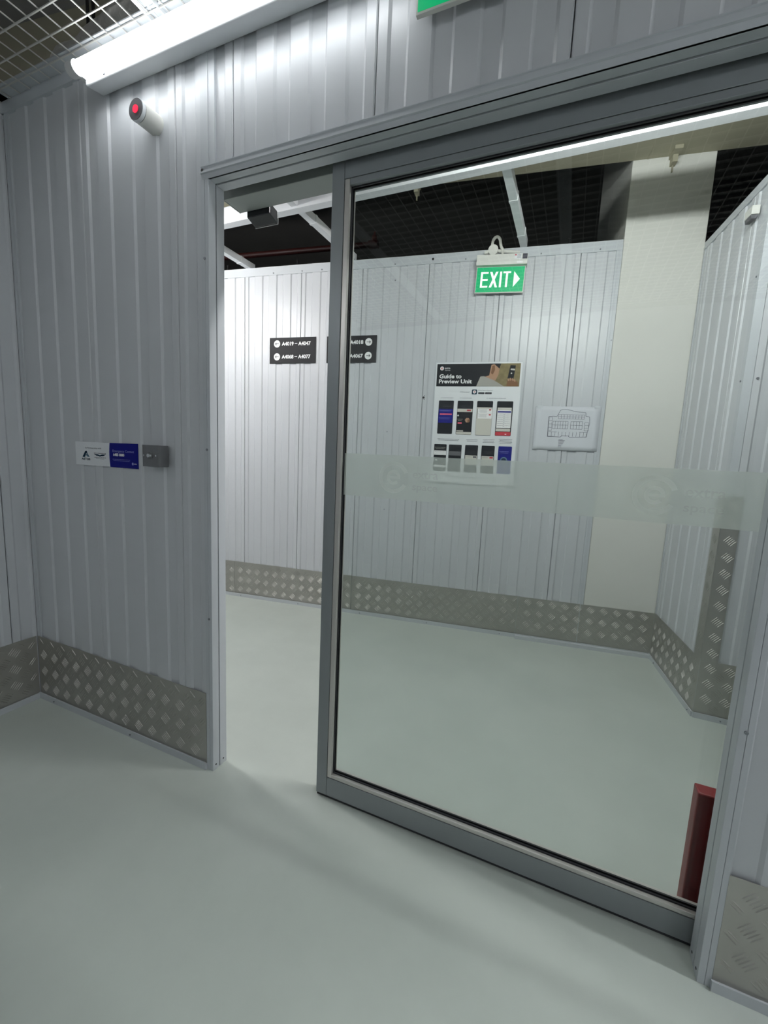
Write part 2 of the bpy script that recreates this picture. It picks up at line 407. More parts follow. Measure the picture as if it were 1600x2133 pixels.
MB().box(-.722, .468, .095, 2.135, GD-.003, GD+.003).part('glass_pane', M['glass'], dr, label='clear glass pane')
fb = MB().box(-.7095, .456, 1.155, 1.297, GD+.0032, GD+.0035).part('frosted_band', M['film'], dr, label='frosted strip across the glass')
for cx in (-.527, .205):
    lm = MB().ring(cx, 1.226, .039, .052, GD+.0040, 20, 330).ring(cx, 1.226, .014, .024, GD+.0040, 0, 315).quad(cx-.016, cx+.023, 1.222, 1.230, GD+.0040)
    lm.part('band_logo', M['filmlogo'], fb)
    text(fb, 'extra', cx+.066, 1.228, .026, M['filmtext'], z=GD+.0040, bold=.015, fit=(cx+.066, cx+.150), name='band_lettering')
    text(fb, 'space', cx+.066, 1.190, .022, M['filmtext'], z=GD+.0040, bold=.010, fit=(cx+.066, cx+.150), name='band_lettering')
MB().box(-.774, .518, .0015, .0125, D1+.006, D0-.004).part('door_brush', M['rubber'], dr)

# ------------------------------------------------------------------ door operator over the doorway, room side
op = thing('door_operator', 'long grey door operator box above the doorway, with a black sensor underneath', 'door operator', frame(-1.268, WY, 1, 0, z=2.2, d=-.131))
MB().box(0, 2.75, 0, .14, -.092, 0).part('cover', M['housing'], op, bevel=.002)
MB().box(-.004, 0, .0, .14, -.092, 0).part('end_cap', M['housing'], op)
MB().box(0, 2.75, .055, .14, .001, .060).part('track', M['blackplastic'], op)  # black track cover, put in to block light in the gap above the door
sn = MB().prism([(.020, -.093), (-.020, -.093), (-.034, -.142), (.010, -.142)], .028, .135, 0).part('motion_sensor', M['blackplastic'], op, bevel=.003, label='black motion sensor')
MB().box(.028, .137, -.0365, -.0345, -.1445, -.1425).box(.135, .137, -.036, -.001, -.1445, -.1425).part('sensor_trim', M['lightgrey'], sn)

# ------------------------------------------------------------------ left corridor wall and unseen corridor walls
wl = MB().box(-1.9, WY, 0, 2.66, -.06, -.0165).part('wall_left', M['core'], None, F_left(), kind='structure')
corrugate(wl, -1.9, WY-.002, .01, 2.66, 1.09, .505)
MB().box(-1.9, WY, 2.655, 2.705, -.02, .008).box(-1.9, WY, 2.698, 2.702, .008, .06).part('top_angle', M['trim'], wl)
wr = MB().box(-3.0, 2.4, 0, 2.66, -.06, 0).part('wall_rear', M['wall'], None, frame(0, -1.9, -1, 0), kind='structure')
for i in range(9): MB().box(-2.55+i*.505, -2.047+i*.505, .01, 2.66, .001, .008).part('wall_panel', M['wall'], wr)

# ------------------------------------------------------------------ room walls
wb = MB().box(-5.0, .618, 0, 2.70, -.08, -.0165).part('wall_back', M['core'], None, F_back(), kind='structure')
corrugate(wb, -5.0, .590, .01, 2.66, -.614, .4965)
MB().box(-5.0, .620, 2.645, 2.650, -.02, .004).box(-5.0, .620, 2.650, 2.690, -.02, .002).box(-5.0, .620, 2.690, 2.712, -.075, -.006).part('top_trim', M['trim'], wb)
MB().box(.585, .620, .01, 2.645, -.004, .002).box(.600, .604, .01, 2.645, .002, .004).part('edge_flashing', M['trim'], wb)
for u in (-2.35, -1.848, -1.602, -1.438, -.866, -.363, .131, .489):
    MB().cyl((u, 2.660, .002), (u, 2.660, .006), .0045, 8).part('screw', M['screw'], wb)
for u in (-2.28, -1.66, -1.09, -.588, -.30, .30):
    MB().cyl((u, 2.712, -.03), (u, 2.755, -.03), .0035, 6).cyl((u, 2.748, -.03), (u, 2.755, -.03), .008, 6).part('anchor_screw', M['hole'], wb)
for (u, z) in [(.612, 2.099), (-.861, 2.551), (-.865, .874), (-.870, 1.469), (.612, 1.1)]:
    MB().cyl((u, z, -.01), (u, z, .004), .0045, 8).part('screw', M['screw'], wb)
MB().cyl((-.604, 1.724, -.012), (-.604, 1.724, .0015), .008, 12).part('cable_hole', M['hole'], wb)
MB().cyl((-.600, 1.737, -.01), (-.600, 1.737, .001), .003, 8).cyl((-.600, 1.711, -.01), (-.600, 1.711, .001), .003, 8).part('screw_hole', M['hole'], wb)
MB().cyl((-.592, 2.676, .001), (-.592, 2.676, .004), .008, 12).part('screw_hole', M['hole'], wb)

wrr = MB().box(0, RL, 0, 2.62, -.08, -.0165).part('wall_right', M['core'], None, F_right(), kind='structure')
corrugate(wrr, .022, RL-.030, .01, 2.62, .057, .505)
MB().box(0, RL, 2.612, 2.622, -.02, .004).box(0, RL, 2.622, 2.655, -.08, .002).part('top_trim', M['trim'], wrr)
MB().box(.001, .020, .01, 2.61, -.004, .003).part('edge_flashing', M['trim'], wrr)
MB().box(RL-.030, RL+.002, .01, 2.61, -.004, .0025).part('corner_flashing', M['trim'], wrr)
for z in (1.723, 2.195, 1.2): MB().cyl((RL-.02, z, .002), (RL-.02, z, .006), .0045, 8).part('screw', M['screw'], wrr)
wn = MB().box(C2[0], 2.6, 0, 2.62, -.08, -.0165).part('wall_nook', M['core'], None, F_nook(), kind='structure')
corrugate(wn, C2[0]+.036, 2.6, .01, 2.62, .745, .505)
MB().box(C2[0]-.002, 2.6, 2.612, 2.622, -.02, .004).box(C2[0]-.002, 2.6, 2.622, 2.655, -.08, .002).part('top_trim', M['trim'], wn)
MB().box(C2[0]-.0015, C2[0]+.034, .01, 2.61, -.004, .0025).part('corner_flashing', M['trim'], wn)
MB().cyl((.764, 1.732, 0), (.764, 1.732, .005), .006, 8).part('screw', M['screw'], wn)
# far ends of the room and the corridor, out of sight
MB().box(.2, 1.6, 0, 2.66, -.06, 0).part('wall_room_end', M['wall'], None, frame(-5.0, 1.0, 0, 1), kind='structure')
MB().box(-2.58, 1.8, 0, 2.66, -.06, 0).part('wall_corridor_end', M['wall'], None, frame(2.6, 0, 0, -1), kind='structure')

# pillar and beam of the building behind the walls
pl = MB().box(.622, 1.072, 0, 3.95, -1.1, -.002).part('trim_2', M['pillar'], None, F_back(), kind='structure', bevel=.004)
pl['label'] = 'cream painted concrete pillar between the panel walls'
bm_ = MB().box(-6.0, 4.5, 3.16, 3.95, .0, .80)
for i in range(9): bm_.box(-3.4+.82*i, -3.392+.82*i, 3.157, 3.16, .0, .80)
bm_ = bm_.part('trim_3', M['beam'], None, F_back(), kind='structure')
bm_['label'] = 'yellowish concrete ceiling soffit'
for u in (-.73, .84, 2.3):
    MB().box(u-.022, u+.022, 3.140, 3.162, -.006, .10).box(u-.014, u+.014, 3.10, 3.141, -.006, .05).box(u-.004, u+.004, 3.065, 3.10, .004, .014).part('beam_bracket', M['beam'], bm_)
MB().box(-6.0, 4.5, 2.4, 3.95, -3.1, -3.0).part('wall_outer', M['slab'], None, F_back(), kind='structure')

# ------------------------------------------------------------------ kick plates and floor tracks
kickplate('baseboard_front_left', F_front, [(XL+.006, -1.240)], top=.326)
kickplate('baseboard_front_right', F_front, [(.446, 1.7), (1.7, 2.6)], top=.324)
kickplate('baseboard_left', F_left, [(-1.9, -.05), (-.05, WY-.006)], top=.326)
kickplate('baseboard_back', F_back, [(-5.0, -3.4), (-3.4, -2.2), (-2.2, -1.11), (-1.11, .18), (.18, 1.070)], top=.312)
kickplate('baseboard_right', F_right, [(.004, RL+.003)], top=.317)
kickplate('baseboard_nook', F_nook, [(C2[0]-.003, 1.3), (1.3, 2.6)], top=.317)
tk = MB().box(.18, 1.068, 0, .024, 0.0, .036).part('trim_4', M['trim'], None, F_back(), kind='structure')
# tall checker plate guard round the corner where the two walls meet
cg = thing('corner_guard', 'tall chequer plate corner guard on the far right wall corner, seen through the glass', 'corner guard', frame(C2[0], C2[1], 1, 0))
g = MB().box(-.002, .072, .317, 1.172, .003, .0052).part('front_leaf', M['tread'], cg)
t = MB(); tread(t, -.001, .071, .320, 1.170, .0050, du=.042); t.part('tread_pattern', M['tread'], g, kind='stuff')
s = MB().box(RL-.072, RL+.003, .317, 1.172, .003, .0052).part('side_leaf', M['tread'], cg); s.matrix_world = F_right()
t = MB(); tread(t, RL-.071, RL, .320, 1.170, .0050, du=RL-.036-7*.084); t.part('tread_pattern', M['tread'], s, kind='stuff')

# ------------------------------------------------------------------ tube lights
def tube_light(name_label, F, u0, u1, z, matn, d0=.0, flip=False, label_group=None):
    """batten fixed to the wall; tube on its outer edge. z is the underside"""
    mw = F(u=u0, z=z)
    L = u1-u0
    t = thing('tube_light', name_label, 'light', mw, label_group)
    body = MB().prism([(-.004, .001+d0), (-.016, .062+d0), (-.013, .066+d0), (.050, .070+d0), (.050, .001+d0)], 0, L, 0).part('batten', M['whitesteel'], t, bevel=.002)
    MB().prism([(.006, .0685+d0), (.030, .076+d0), (.048, .0703+d0)], .02, L-.02, 0).part('reflector', M['whitesteel'], t)
    MB().cyl((.10, -.004, .0675+d0), (.10, -.004, .071+d0), .006, 12).part('screw', M['screw'], t)
    ty, td = .012, .100+d0
    MB().cyl((.012, ty, td), (L-.012, ty, td), .019, 20).part('tube', M[matn], t)
    for a, b in ((-.022, .014), (L-.014, L+.022)):
        e = MB().cyl((a, ty, td), (b, ty, td), .023, 20).part('end_cap', M['lightgrey'], t)
        MB().box(min(a, b)+.008, max(a, b)-.008, ty-.012, ty+.012, .055+d0, td).part('lamp_holder', M['lightgrey'], t)
    return t
tube_light('lit white tube light on the front wall under the mesh ceiling', F_front, -1.715, -.515, 2.568, 'tube_front')
def F_frontback(u=0, z=0): return frame(u, WY+.068, -1, 0, z=z)
def F_fb(u=0, z=0, **k): return frame(0, WY+.068, -1, 0, u=u, z=z)
def F_down(u=0, z=0):
    return Matrix(((-1, 0, 0, -u), (0, 1, 0, z), (0, 0, -1, 2.708), (0, 0, 0, 1)))
tube_light('lit tube light hung under the tie beams, left of the doorway', F_down, 2.35, 3.55, 1.58, 'tube_room')
tube_light('lit tube light hung under the tie beams, behind the top of the glass door', F_down, -.75, .45, 1.58, 'tube_room')
tube_light('added unseen fill tube on the corridor wall behind the camera, to the right', lambda u=0, z=0: frame(0, -1.891, -1, 0, u=u, z=z), -2.55, -1.75, 2.60, 'fill_rear')  # unseen tube added to brighten the corridor floor and left wall
tube_light('lit tube light on the front wall right of the glass door, past the photo edge', F_front, 1.35, 2.55, 2.568, 'tube_right')
tube_light('added unseen fill tube on the left corridor wall behind the camera', F_left, -1.55, -.35, 2.568, 'fill_left')  # weak unseen tube, added as fill for the corridor

# ------------------------------------------------------------------ mesh ceiling over the corridor
mesh_top = thing('ceiling_mesh', 'white welded wire mesh ceiling over the corridor, held by steel angles', 'ceiling mesh', Matrix.Translation((0, 0, 2.69)))
yr = []; y = 1.139
while y > -1.85: yr.append(y); y -= .069
xr = []; x = -1.742-.067*9
while x < 2.58: xr.append(x); x += .067
mx_ = MB().box(XL+.01, 2.58, -.002, .002, -.002, .002).mesh('wire', M['wire'])
for y in yr:
    o = link('wire', mx_, mesh_top); o.location = (0, y, 0)
mx_ = MB().box(-.0017, .0017, -1.85, 1.185, .002, .0054).mesh('wire', M['wire'])
for x in xr:
    o = link('wire', mx_, mesh_top); o.location = (x, 0, 0)
for x in (-1.386, -.166, 1.054):
    MB().box(x-.031, x+.031, -1.88, 1.18, .014, .018).box(x-.031, x-.027, -1.88, 1.18, -.004, .014).box(x+.027, x+.031, -1.88, 1.18, -.004, .014).box(x-.010, x-.006, -1.88, 1.18, .006, .014).part('support_channel', M['whitesteel'], mesh_top)
# wrapped pipe lying on the wall top
pts = []; rad = []
for i in range(26):
    a = i/25; pts.append((-2.02+1.1*a, 1.235+.006*math.sin(9*a), 2.765+.030*math.sin(3.1*a)+.006*math.sin(31*a)))
    rad.append((.030+.034*math.sin(math.pi*min(1, .15+a)))*(1+.07*math.sin(40*a)+.05*math.sin(23*a)))
o = thing('wrapped_pipe', 'crumpled grey wrapped pipe lying on the front wall top above the lit tube', 'pipe', Matrix.Translation((-1.45, 1.235, 2.705)))
q = MB().tube(pts, rad, 14).part('wrapping', M['foil'], o); q.matrix_world = Matrix()
# hanging rods seen through the mesh
for n_, (x, yy) in enumerate(((-2.62, 1.75), (-2.50, 1.70))):
    tg = thing('hanger_rod', ['dark threaded hanger rod beyond the mesh, the left of the pair', 'dark threaded hanger rod beyond the mesh, the right of the pair'][n_], 'rod', Matrix.Translation((x, yy, 2.9)), 'hanger rods beyond the mesh')
    MB().cyl((0, 0, 0), (0, 0, 1.05), .008, 8).part('rod', M['hole'], tg)
    MB().cyl((0, 0, -.01), (0, 0, .012), .016, 6).part('nut', M['screw'], tg)

# ------------------------------------------------------------------ room ceiling steel
ch = thing('ceiling_channel', 'long white steel channel spanning the room above the doorway', 'steel channel', Matrix.Translation((0, 2.27, 2.70)))
MB().prism([(0, 0), (-.004, .0), (-.004, .022), (0, .022), (0, .092), (-.006, .095), (.05, .095), (.05, .091), (.004, .091), (.004, .004), (.05, .004), (.05, 0)], -4.95, 2.55, 0).part('channel', M['whitesteel'], ch)
for n_, (xx, y1, lab) in enumerate([(-2.50, 2.93, 'leftmost white steel tie beam, seen at the left edge of the doorway'), (-1.63, 3.02, 'white steel tie beam seen through the top of the open doorway'), (-.43, 3.17, 'white steel tie beam ending at the wall beside the exit sign conduit')]):
    tb = thing('tie_beam', lab, 'tie beam', Matrix.Translation((xx, 1.27, 2.712)), 'tie beams across the room')
    L = y1-1.27
    MB().prism([(-.022, 0), (.022, 0), (.022, .045), (.018, .045), (.018, .004), (-.018, .004), (-.018, .045), (-.022, .045)], 0, L, 1).part('channel', M['whitesteel'], tb)
    MB().box(-.025, .025, L-.56, L-.54, -.002, .047).box(-.025, .025, L-.16, L-.14, -.002, .047).part('joint', M['whitesteel'], tb)
sp = thing('sprinkler_pipe', 'dark red sprinkler pipe in the ceiling void beyond the back wall', 'pipe', F_back(u=-2.7, z=3.18, d=-.80))
MB().cyl((-2.5, 0, 0), (1.42, .005, 0), .026, 14).part('pipe', M['pipe'], sp)
MB().cyl((1.36, .005, 0), (1.445, .005, 0), .036, 14).part('elbow', M['pipe'], sp)
MB().cyl((1.41, .0, 0), (1.41, .075, 0), .022, 12).cyl((1.41, .075, 0), (1.41, .11, 0), .010, 8).part('sprinkler_head', M['pipe'], sp)
MB().cyl((1.10, .02, 0), (1.10, .80, 0), .005, 8).cyl((1.10, .02, 0), (1.10, .09, 0), .016, 8).part('hanger', M['hole'], sp)
sp2 = thing('sprinkler_pipe', 'dark red pipe in the void between the pillar and the right wall', 'pipe', F_back(u=2.9, z=3.03, d=-.80))
MB().cyl((-1.6, 0, 0), (1.6, .0, 0), .032, 14).part('pipe', M['pipe'], sp2)
MB().cyl((.5, .02, 0), (.5, .93, 0), .005, 8).part('hanger', M['hole'], sp2)

# ------------------------------------------------------------------ exit signs
def exit_letters(parent, x0, y0, W, H, z, arrow=True):
    """stencil-like EXIT and arrow in a W x H panel whose lower left corner is x0,y0"""
    def R(*b):
        m_ = MB()
        for a in b: m_.poly([(x0+W*px, y0+H*py) for px, py in a], z)
        return m_
    t, bt, tp = .042, .185, .815
    sH = t*W/H*.85
    E = [[(.09, bt), (.09+t, bt), (.09+t, tp), (.09, tp)], [(.09, tp-sH), (.25, tp-sH), (.25, tp), (.09, tp)], [(.09, .5-sH/2), (.245, .5-sH/2), (.245, .5+sH/2), (.09, .5+sH/2)], [(.09, bt), (.25, bt), (.25, bt+sH), (.09, bt+sH)]]
    X = [[(.28, bt), (.33, bt), (.46, tp), (.41, tp)], [(.41, bt), (.46, bt), (.33, tp), (.28, tp)]]
    I = [[(.495, bt), (.495+t, bt), (.495+t, tp), (.495, tp)]]
    T = [[(.565, tp-sH), (.725, tp-sH), (.725, tp), (.565, tp)], [(.645-t/2, bt), (.645+t/2, bt), (.645+t/2, tp), (.645-t/2, tp)]]
    A = [[(.79, bt), (.92, .5), (.79, tp)]]
    dz = 0
    for g_ in (E, X, I, T) + ((A,) if arrow else ()):
        R(*g_).part('letter' if g_ is not A else 'arrow', M['exitwhite'], parent)
def exit_sign(label, mw, stickers=True):
    t = thing('exit_sign', label, 'exit sign', mw, None)
    MB().prism([(.0, .0), (.0, .058), (.018, .062), (.066, .058), (.070, .0)], 0, .330, 0).part('housing', M['whiteplastic'], t, bevel=.002)
    p = MB().box(.003, .323, -.168, -.001, .018, .030).part('sign_panel', M['whiteplastic'], t, bevel=.001)
    MB().box(.008, .318, -.162, -.004, .0300, .0308).part('lit_face', M['green'], p)
    exit_letters(p, .008, -.162, .310, .158, .0313)
    if stickers:
        s_ = MB().quad(.245, .290, .030, .062, .0626).part('maker_sticker', M['sheet'], t); s_.location.z = .0
        MB().disc(.252, .055, .005, .0630).part('sticker_mark', M['redink'], t)
        m_ = MB()
        for i in range(5): m_.quad(.262, .286, .057-i*.005, .0585-i*.005, .0630)
        m_.part('sticker_print', M['ink'], t)
        MB().quad(.296, .326, .030, .062, .0626).part('data_sticker', M['ink'], t)
        MB().quad(.262, .300, .004, .0165, .0632).part('white_sticker', M['white'], t)
    return t
tilt = Matrix.Rotation(-.030, 4, 'Z')
es = exit_sign('green lit EXIT sign with a right arrow, on the back wall beyond the glass', F_back(u=-.283, z=2.588, d=.006) @ tilt)
exit_sign('green exit sign high on the front wall, cut by the top of the photo', F_front(u=-.474, z=2.575, d=.006), False)
cb = thing('conduit', 'white conduit loop with round junction box above the EXIT sign', 'conduit', F_back(u=-.18, z=2.693, d=.020))
MB().cyl((0, 0, -.014), (0, 0, .016), .033, 24).part('junction_box', M['whiteplastic'], cb, bevel=.002)
MB().cyl((-.058, -.010, 0), (-.028, -.006, 0), .011, 12).part('spout', M['whiteplastic'], cb)
pp = [(-.010, .028, 0)]+[(.018-.026*math.cos(math.radians(a)), .045+.040*math.sin(math.radians(a)), 0) for a in range(0, 181, 20)]+[(.050, .020, .0), (.062, .0, .003), (.064, -.035, .003)]
MB().tube(pp, .0095, 10).part('flexible_loop', M['whiteplastic'], cb)
MB().cyl((.033, -.004, -.004), (.175, -.018, -.012), .010, 12).part('pipe', M['whiteplastic'], cb)

# ------------------------------------------------------------------ direction signs
def arrow_disc(parent, cx, cy, r, d, z):
    MB().disc(cx, cy, r, z, 28).part('arrow_disc', M['white'], parent)
    a = MB(); s_ = d; k = r
    a.quad(min(cx-s_*.55*k, cx+s_*.50*k), max(cx-s_*.55*k, cx+s_*.50*k), cy-.07*k, cy+.07*k, z+.0004)
    a.poly([(cx+s_*.62*k, cy), (cx+s_*.50*k, cy+.10*k), (cx+s_*.12*k, cy-.28*k), (cx+s_*.24*k, cy-.38*k)], z+.0004)
    a.poly([(cx+s_*.62*k, cy), (cx+s_*.50*k, cy-.10*k), (cx+s_*.12*k, cy+.28*k), (cx+s_*.24*k, cy+.38*k)], z+.0004)
    a.part('arrow', M['black'], parent)
s1 = thing('direction_sign', 'dark direction sign with left arrows reading A4019-A4047 and A4068-A4077, seen in the open doorway', 'sign', F_back(u=-1.873, z=1.977))
MB().box(0, .400, 0, .197, .001, .006).part('board', M['darksign'], s1, bevel=.001)
for cy, a, b in ((.150, 'A4019', 'A4047'), (.051, 'A4068', 'A4077')):
    arrow_disc(s1, .066, cy, .0275, -1, .0066)
    text(s1, a, .108, cy-.013, .026, M['white'], z=.0066, bold=.035, fit=(.108, .211))
    MB().quad(.220, .243, cy-.002, cy+.003, .0066).part('dash', M['white'], s1)
    text(s1, b, .251, cy-.013, .026, M['white'], z=.0066, bold=.035, fit=(.251, .357))
s2 = thing('direction_sign', 'dark direction sign with right arrows reading A4018 and A4067, partly hidden by the door stile', 'sign', F_back(u=-1.381, z=1.976))
MB().box(0, .400, 0, .197, .001, .006).part('board', M['darksign'], s2, bevel=.001)
for cy, a in ((.149, 'A4018'), (.050, 'A4067')):
    arrow_disc(s2, .338, cy, .0275, 1, .0066)
    MB().quad(.157, .179, cy-.002, cy+.003, .0066).part('dash', M['white'], s2)
    text(s2, a, .189, cy-.013, .026, M['white'], z=.0066, bold=.035, fit=(.189, .296))

# ------------------------------------------------------------------ guide poster (A1) on the back wall
po = thing('poster', 'white guide poster of phone screens headed Guide to Preview Unit, right of the door stile', 'poster', F_back(u=-.524, z=1.112))
PB = (-.524, 1.112)
def pu(u): return u-PB[0]
def pz(z): return z-PB[1]
MB().box(-.004, .604, -.004, .862, .001, .0035).part('acrylic_backing', M['acrylicedge'], po, bevel=.001)
MB().box(.003, .597, .004, .856, .0036, .0045).part('sheet', M['sheet'], po)
z0 = .0051
hd = MB().quad(pu(-.515), pu(.062), pz(1.804), pz(1.960), z0).part('header_band', M['black'], po)
pb = MB().quad(pu(-.150), pu(.062), pz(1.804), pz(1.960), z0+.0002).part('photo_background', M['olive'], hd)
MB().poly([(pu(-.15), pz(1.96)), (pu(-.07), pz(1.96)), (pu(-.085), pz(1.90)), (pu(-.13), pz(1.850)), (pu(-.16), pz(1.87))], z0+.0004).part('photo_hair', M['black'], hd)
MB().poly([(pu(-.135), pz(1.950)), (pu(-.115), pz(1.955)), (pu(-.078), pz(1.925)), (pu(-.082), pz(1.885)), (pu(-.100), pz(1.845)), (pu(-.165), pz(1.850)), (pu(-.175), pz(1.870)), (pu(-.145), pz(1.880))], z0+.0006).part('photo_neck', M['skin'], hd)
MB().poly([(pu(-.135), pz(1.895)), (pu(-.128), pz(1.945)), (pu(-.112), pz(1.948)), (pu(-.108), pz(1.915)), (pu(-.122), pz(1.885))], z0+.0008).part('photo_ear', M['brown'], hd)
MB().poly([(pu(-.230), pz(1.805)), (pu(-.205), pz(1.872)), (pu(-.180), pz(1.874)), (pu(-.110), pz(1.846)), (pu(-.040), pz(1.805))], z0+.0008).part('photo_shirt', M['shirt'], hd)
MB().poly([(pu(-.025), pz(1.806)), (pu(-.018), pz(1.845)), (pu(.010), pz(1.860)), (pu(.050), pz(1.835)), (pu(.056), pz(1.806))], z0+.0010).part('photo_hand', M['brown'], hd)
MB().poly([(pu(-.020), pz(1.860)), (pu(-.006), pz(1.948)), (pu(.030), pz(1.945)), (pu(.020), pz(1.856))], z0+.0012).part('photo_phone', M['black'], hd)
MB().poly([(pu(-.004), pz(1.915)), (pu(-.002), pz(1.925)), (pu(.026), pz(1.923)), (pu(.024), pz(1.912))], z0+.0014).disc(pu(.004), pz(1.893), .005, z0+.0014).part('photo_screen', M['cream'], hd)
for a, b, c_, d_ in [(-.02, .852, -.012, .846), (-.006, .858, .0, .848), (.008, .856, .016, .846), (.020, .85, .030, .84)]:
    MB().poly([(pu(a), pz(1+b)), (pu(a+.007), pz(1+b+.006)), (pu(c_+.007), pz(1+d_)), (pu(c_), pz(1+d_-.006))], z0+.0015).part('photo_finger', M['skin'], hd)
MB().disc(pu(-.480), pz(1.929), .0135, z0+.0003).part('logo_disc', M['white'], hd)
MB().ring(pu(-.480), pz(1.929), .0035, .0065, z0+.0006, 0, 315, 16).quad(pu(-.485), pu(-.4745), pz(1.928), pz(1.930), z0+.0006).part('logo_mark', M['redink'], hd)
text(hd, 'extra', pu(-.460), pz(1.926), .012, M['white'], z=z0+.0004, bold=.02, fit=(pu(-.460), pu(-.421)))
text(hd, 'Express', pu(-.456), pz(1.913), .008, M['white'], z=z0+.0004, fit=(pu(-.456), pu(-.421)))
text(hd, 'Guide to', pu(-.495), pz(1.861), .0265, M['white'], z=z0+.0004, bold=.03, fit=(pu(-.495), pu(-.337)))
text(hd, 'Preview Unit', pu(-.497), pz(1.826), .0265, M['white'], z=z0+.0004, bold=.03, fit=(pu(-.497), pu(-.262)))
text(po, 'Download', pu(-.328), pz(1.761), .009, M['ink'], z=z0, fit=(pu(-.328), pu(-.275)))
MB().ring(pu(-.336), pz(1.765), .0035, .0045, z0).part('step_ring', M['ink'], po)
ic = MB().rrect(pu(-.257), pu(-.221), pz(1.749), pz(1.783), .005, z0).part('app_icon', M['darkteal'], po)
MB().disc(pu(-.239), pz(1.766), .011, z0+.0003).part('icon_disc', M['white'], ic)
MB().ring(pu(-.239), pz(1.766), .003, .0055, z0+.0006, 0, 315, 14).quad(pu(-.243), pu(-.2345), pz(1.765), pz(1.767), z0+.0006).part('icon_mark', M['redink'], ic)
text(po, 'Extra Space Express', pu(-.213), pz(1.773), .008, M['ink'], z=z0, fit=(pu(-.213), pu(-.114)))
for a, b in ((-.212, -.169), (-.164, -.119)):
    bd = MB().rrect(pu(a), pu(b), pz(1.752), pz(1.764), .002, z0).part('store_badge', M['black'], po)
    MB().disc(pu(a)+.006, pz(1.758), .003, z0+.0003, 10).quad(pu(a)+.012, pu(b)-.004, pz(1.756), pz(1.760), z0+.0003).part('badge_print', M['ink'], bd)
def lines(parent, x0, x1, y, n, dy, h=.0022, m='ink', z=z0):
    """unreadably small caption print: rows of short strokes"""
    mb = MB()
    for r in range(n):
        x = x0+(.0 if r % 2 == 0 else .006); e = x1-(.0 if r % 2 == 0 else .004)
        while x < e:
            l = random.uniform(.004, .011); mb.quad(x, min(x+l, e), y-r*dy-h, y-r*dy, z); x += l+.0022
    mb.part('caption_print', M[m], parent)
for a, b in ((-.474, -.385), (-.336, -.255), (-.149, -.019)):
    MB().ring(pu(a)+.002, pz(1.723), .003, .004, z0, n=14).part('step_ring', M['ink'], po)
    lines(po, pu(a)+.012, pu(b), pz(1.7245), 1, .004, .003)
for a, b, zt, n_ in ((-.481, -.324, 1.431, 2), (-.272, -.190, 1.431, 2), (-.155, -.074, 1.436, 3), (-.044, .047, 1.442, 4)):
    lines(po, pu(a), pu(b), pz(zt), n_, .0095, .0030)
def phone(x0, x1, y0, y1, name='phone_screen', m='black'):
    return MB().rrect(pu(x0), pu(x1), pz(y0), pz(y1), .006, z0).part(name, M[m], po)
Z1, Z2, Z3 = z0+.0003, z0+.0006, z0+.0009
def q(parent, x0, x1, y0, y1, m, z=Z1, name='screen_block', r=None):
    mb = MB()
    if r: mb.rrect(pu(x0), pu(x1), pz(y0), pz(y1), r, z)
    else: mb.quad(pu(x0), pu(x1), pz(y0), pz(y1), z)
    mb.part(name, M[m], parent)
p = phone(-.488, -.379, 1.466, 1.704); q(p, -.485, -.382, 1.545, 1.645, 'navy'); q(p, -.476, -.388, 1.603, 1.612, 'pinkink', Z2, r=.003)
lines(p, pu(-.465), pu(-.395), pz(1.672), 2, .009, .0018, 'ink', Z1); lines(p, pu(-.480), pu(-.395), pz(1.636), 2, .006, .0018, 'blueink', Z2); lines(p, pu(-.482), pu(-.400), pz(1.582), 2, .008, .0018, 'blueink', Z2)
p = phone(-.352, -.241, 1.464, 1.704); q(p, -.350, -.243, 1.625, 1.648, 'cream', name='screen_card'); q(p, -.283, -.255, 1.632, 1.642, 'redink', Z2, 'screen_button', .004)
MB().disc(pu(-.275), pz(1.568), .018, Z1, 6).part('box_picture', M['skin'], p); MB().poly([(pu(-.275), pz(1.568)), (pu(-.258), pz(1.578)), (pu(-.259), pz(1.556)), (pu(-.273), pz(1.550))], Z2).part('box_picture', M['brown'], p)
q(p, -.343, -.313, 1.542, 1.552, 'pinkink', name='screen_button', r=.003); q(p, -.349, -.300, 1.487, 1.495, 'cream'); q(p, -.350, -.243, 1.466, 1.484, 'cream', name='screen_card')
MB().disc(pu(-.343), pz(1.600), .006, Z1, 14).part('screen_dot', M['white'], p); lines(p, pu(-.330), pu(-.250), pz(1.668), 2, .008, .0018, 'ink', Z1); lines(p, pu(-.330), pu(-.255), pz(1.603), 1, .006, .0018, 'ink', Z1); lines(p, pu(-.347), pu(-.310), pz(1.575), 2, .010, .0022, 'cream', Z1)
p = phone(-.214, -.104, 1.463, 1.704); q(p, -.213, -.105, 1.466, 1.660, 'cream', name='screen_page'); q(p, -.206, -.106, 1.582, 1.650, 'white', Z2, 'screen_card'); q(p, -.209, -.206, 1.582, 1.650, 'black', Z2)
for yy in (1.639, 1.604): q(p, -.128, -.113, yy, yy+.009, 'redink', Z3, 'screen_button', .003)
lines(p, pu(-.198), pu(-.140), pz(1.645), 4, .006, .0016, 'ink', Z3); lines(p, pu(-.198), pu(-.140), pz(1.611), 4, .006, .0016, 'ink', Z3); q(p, -.206, -.106, 1.615, 1.6165, 'cream', Z3)
p = phone(-.076, .033, 1.464, 1.704); q(p, -.070, .026, 1.520, 1.660, 'white', name='screen_page'); q(p, -.070, .026, 1.642, 1.660, 'cream', Z2); q(p, -.067, .023, 1.626, 1.636, 'navy', Z2)
for i in range(7): q(p, -.066, .022, 1.616-i*.0135, 1.6172-i*.0135, 'ink', Z2)
for i in range(7): q(p, -.026, -.016, 1.610-i*.0135, 1.612-i*.0135, 'ink', Z2)
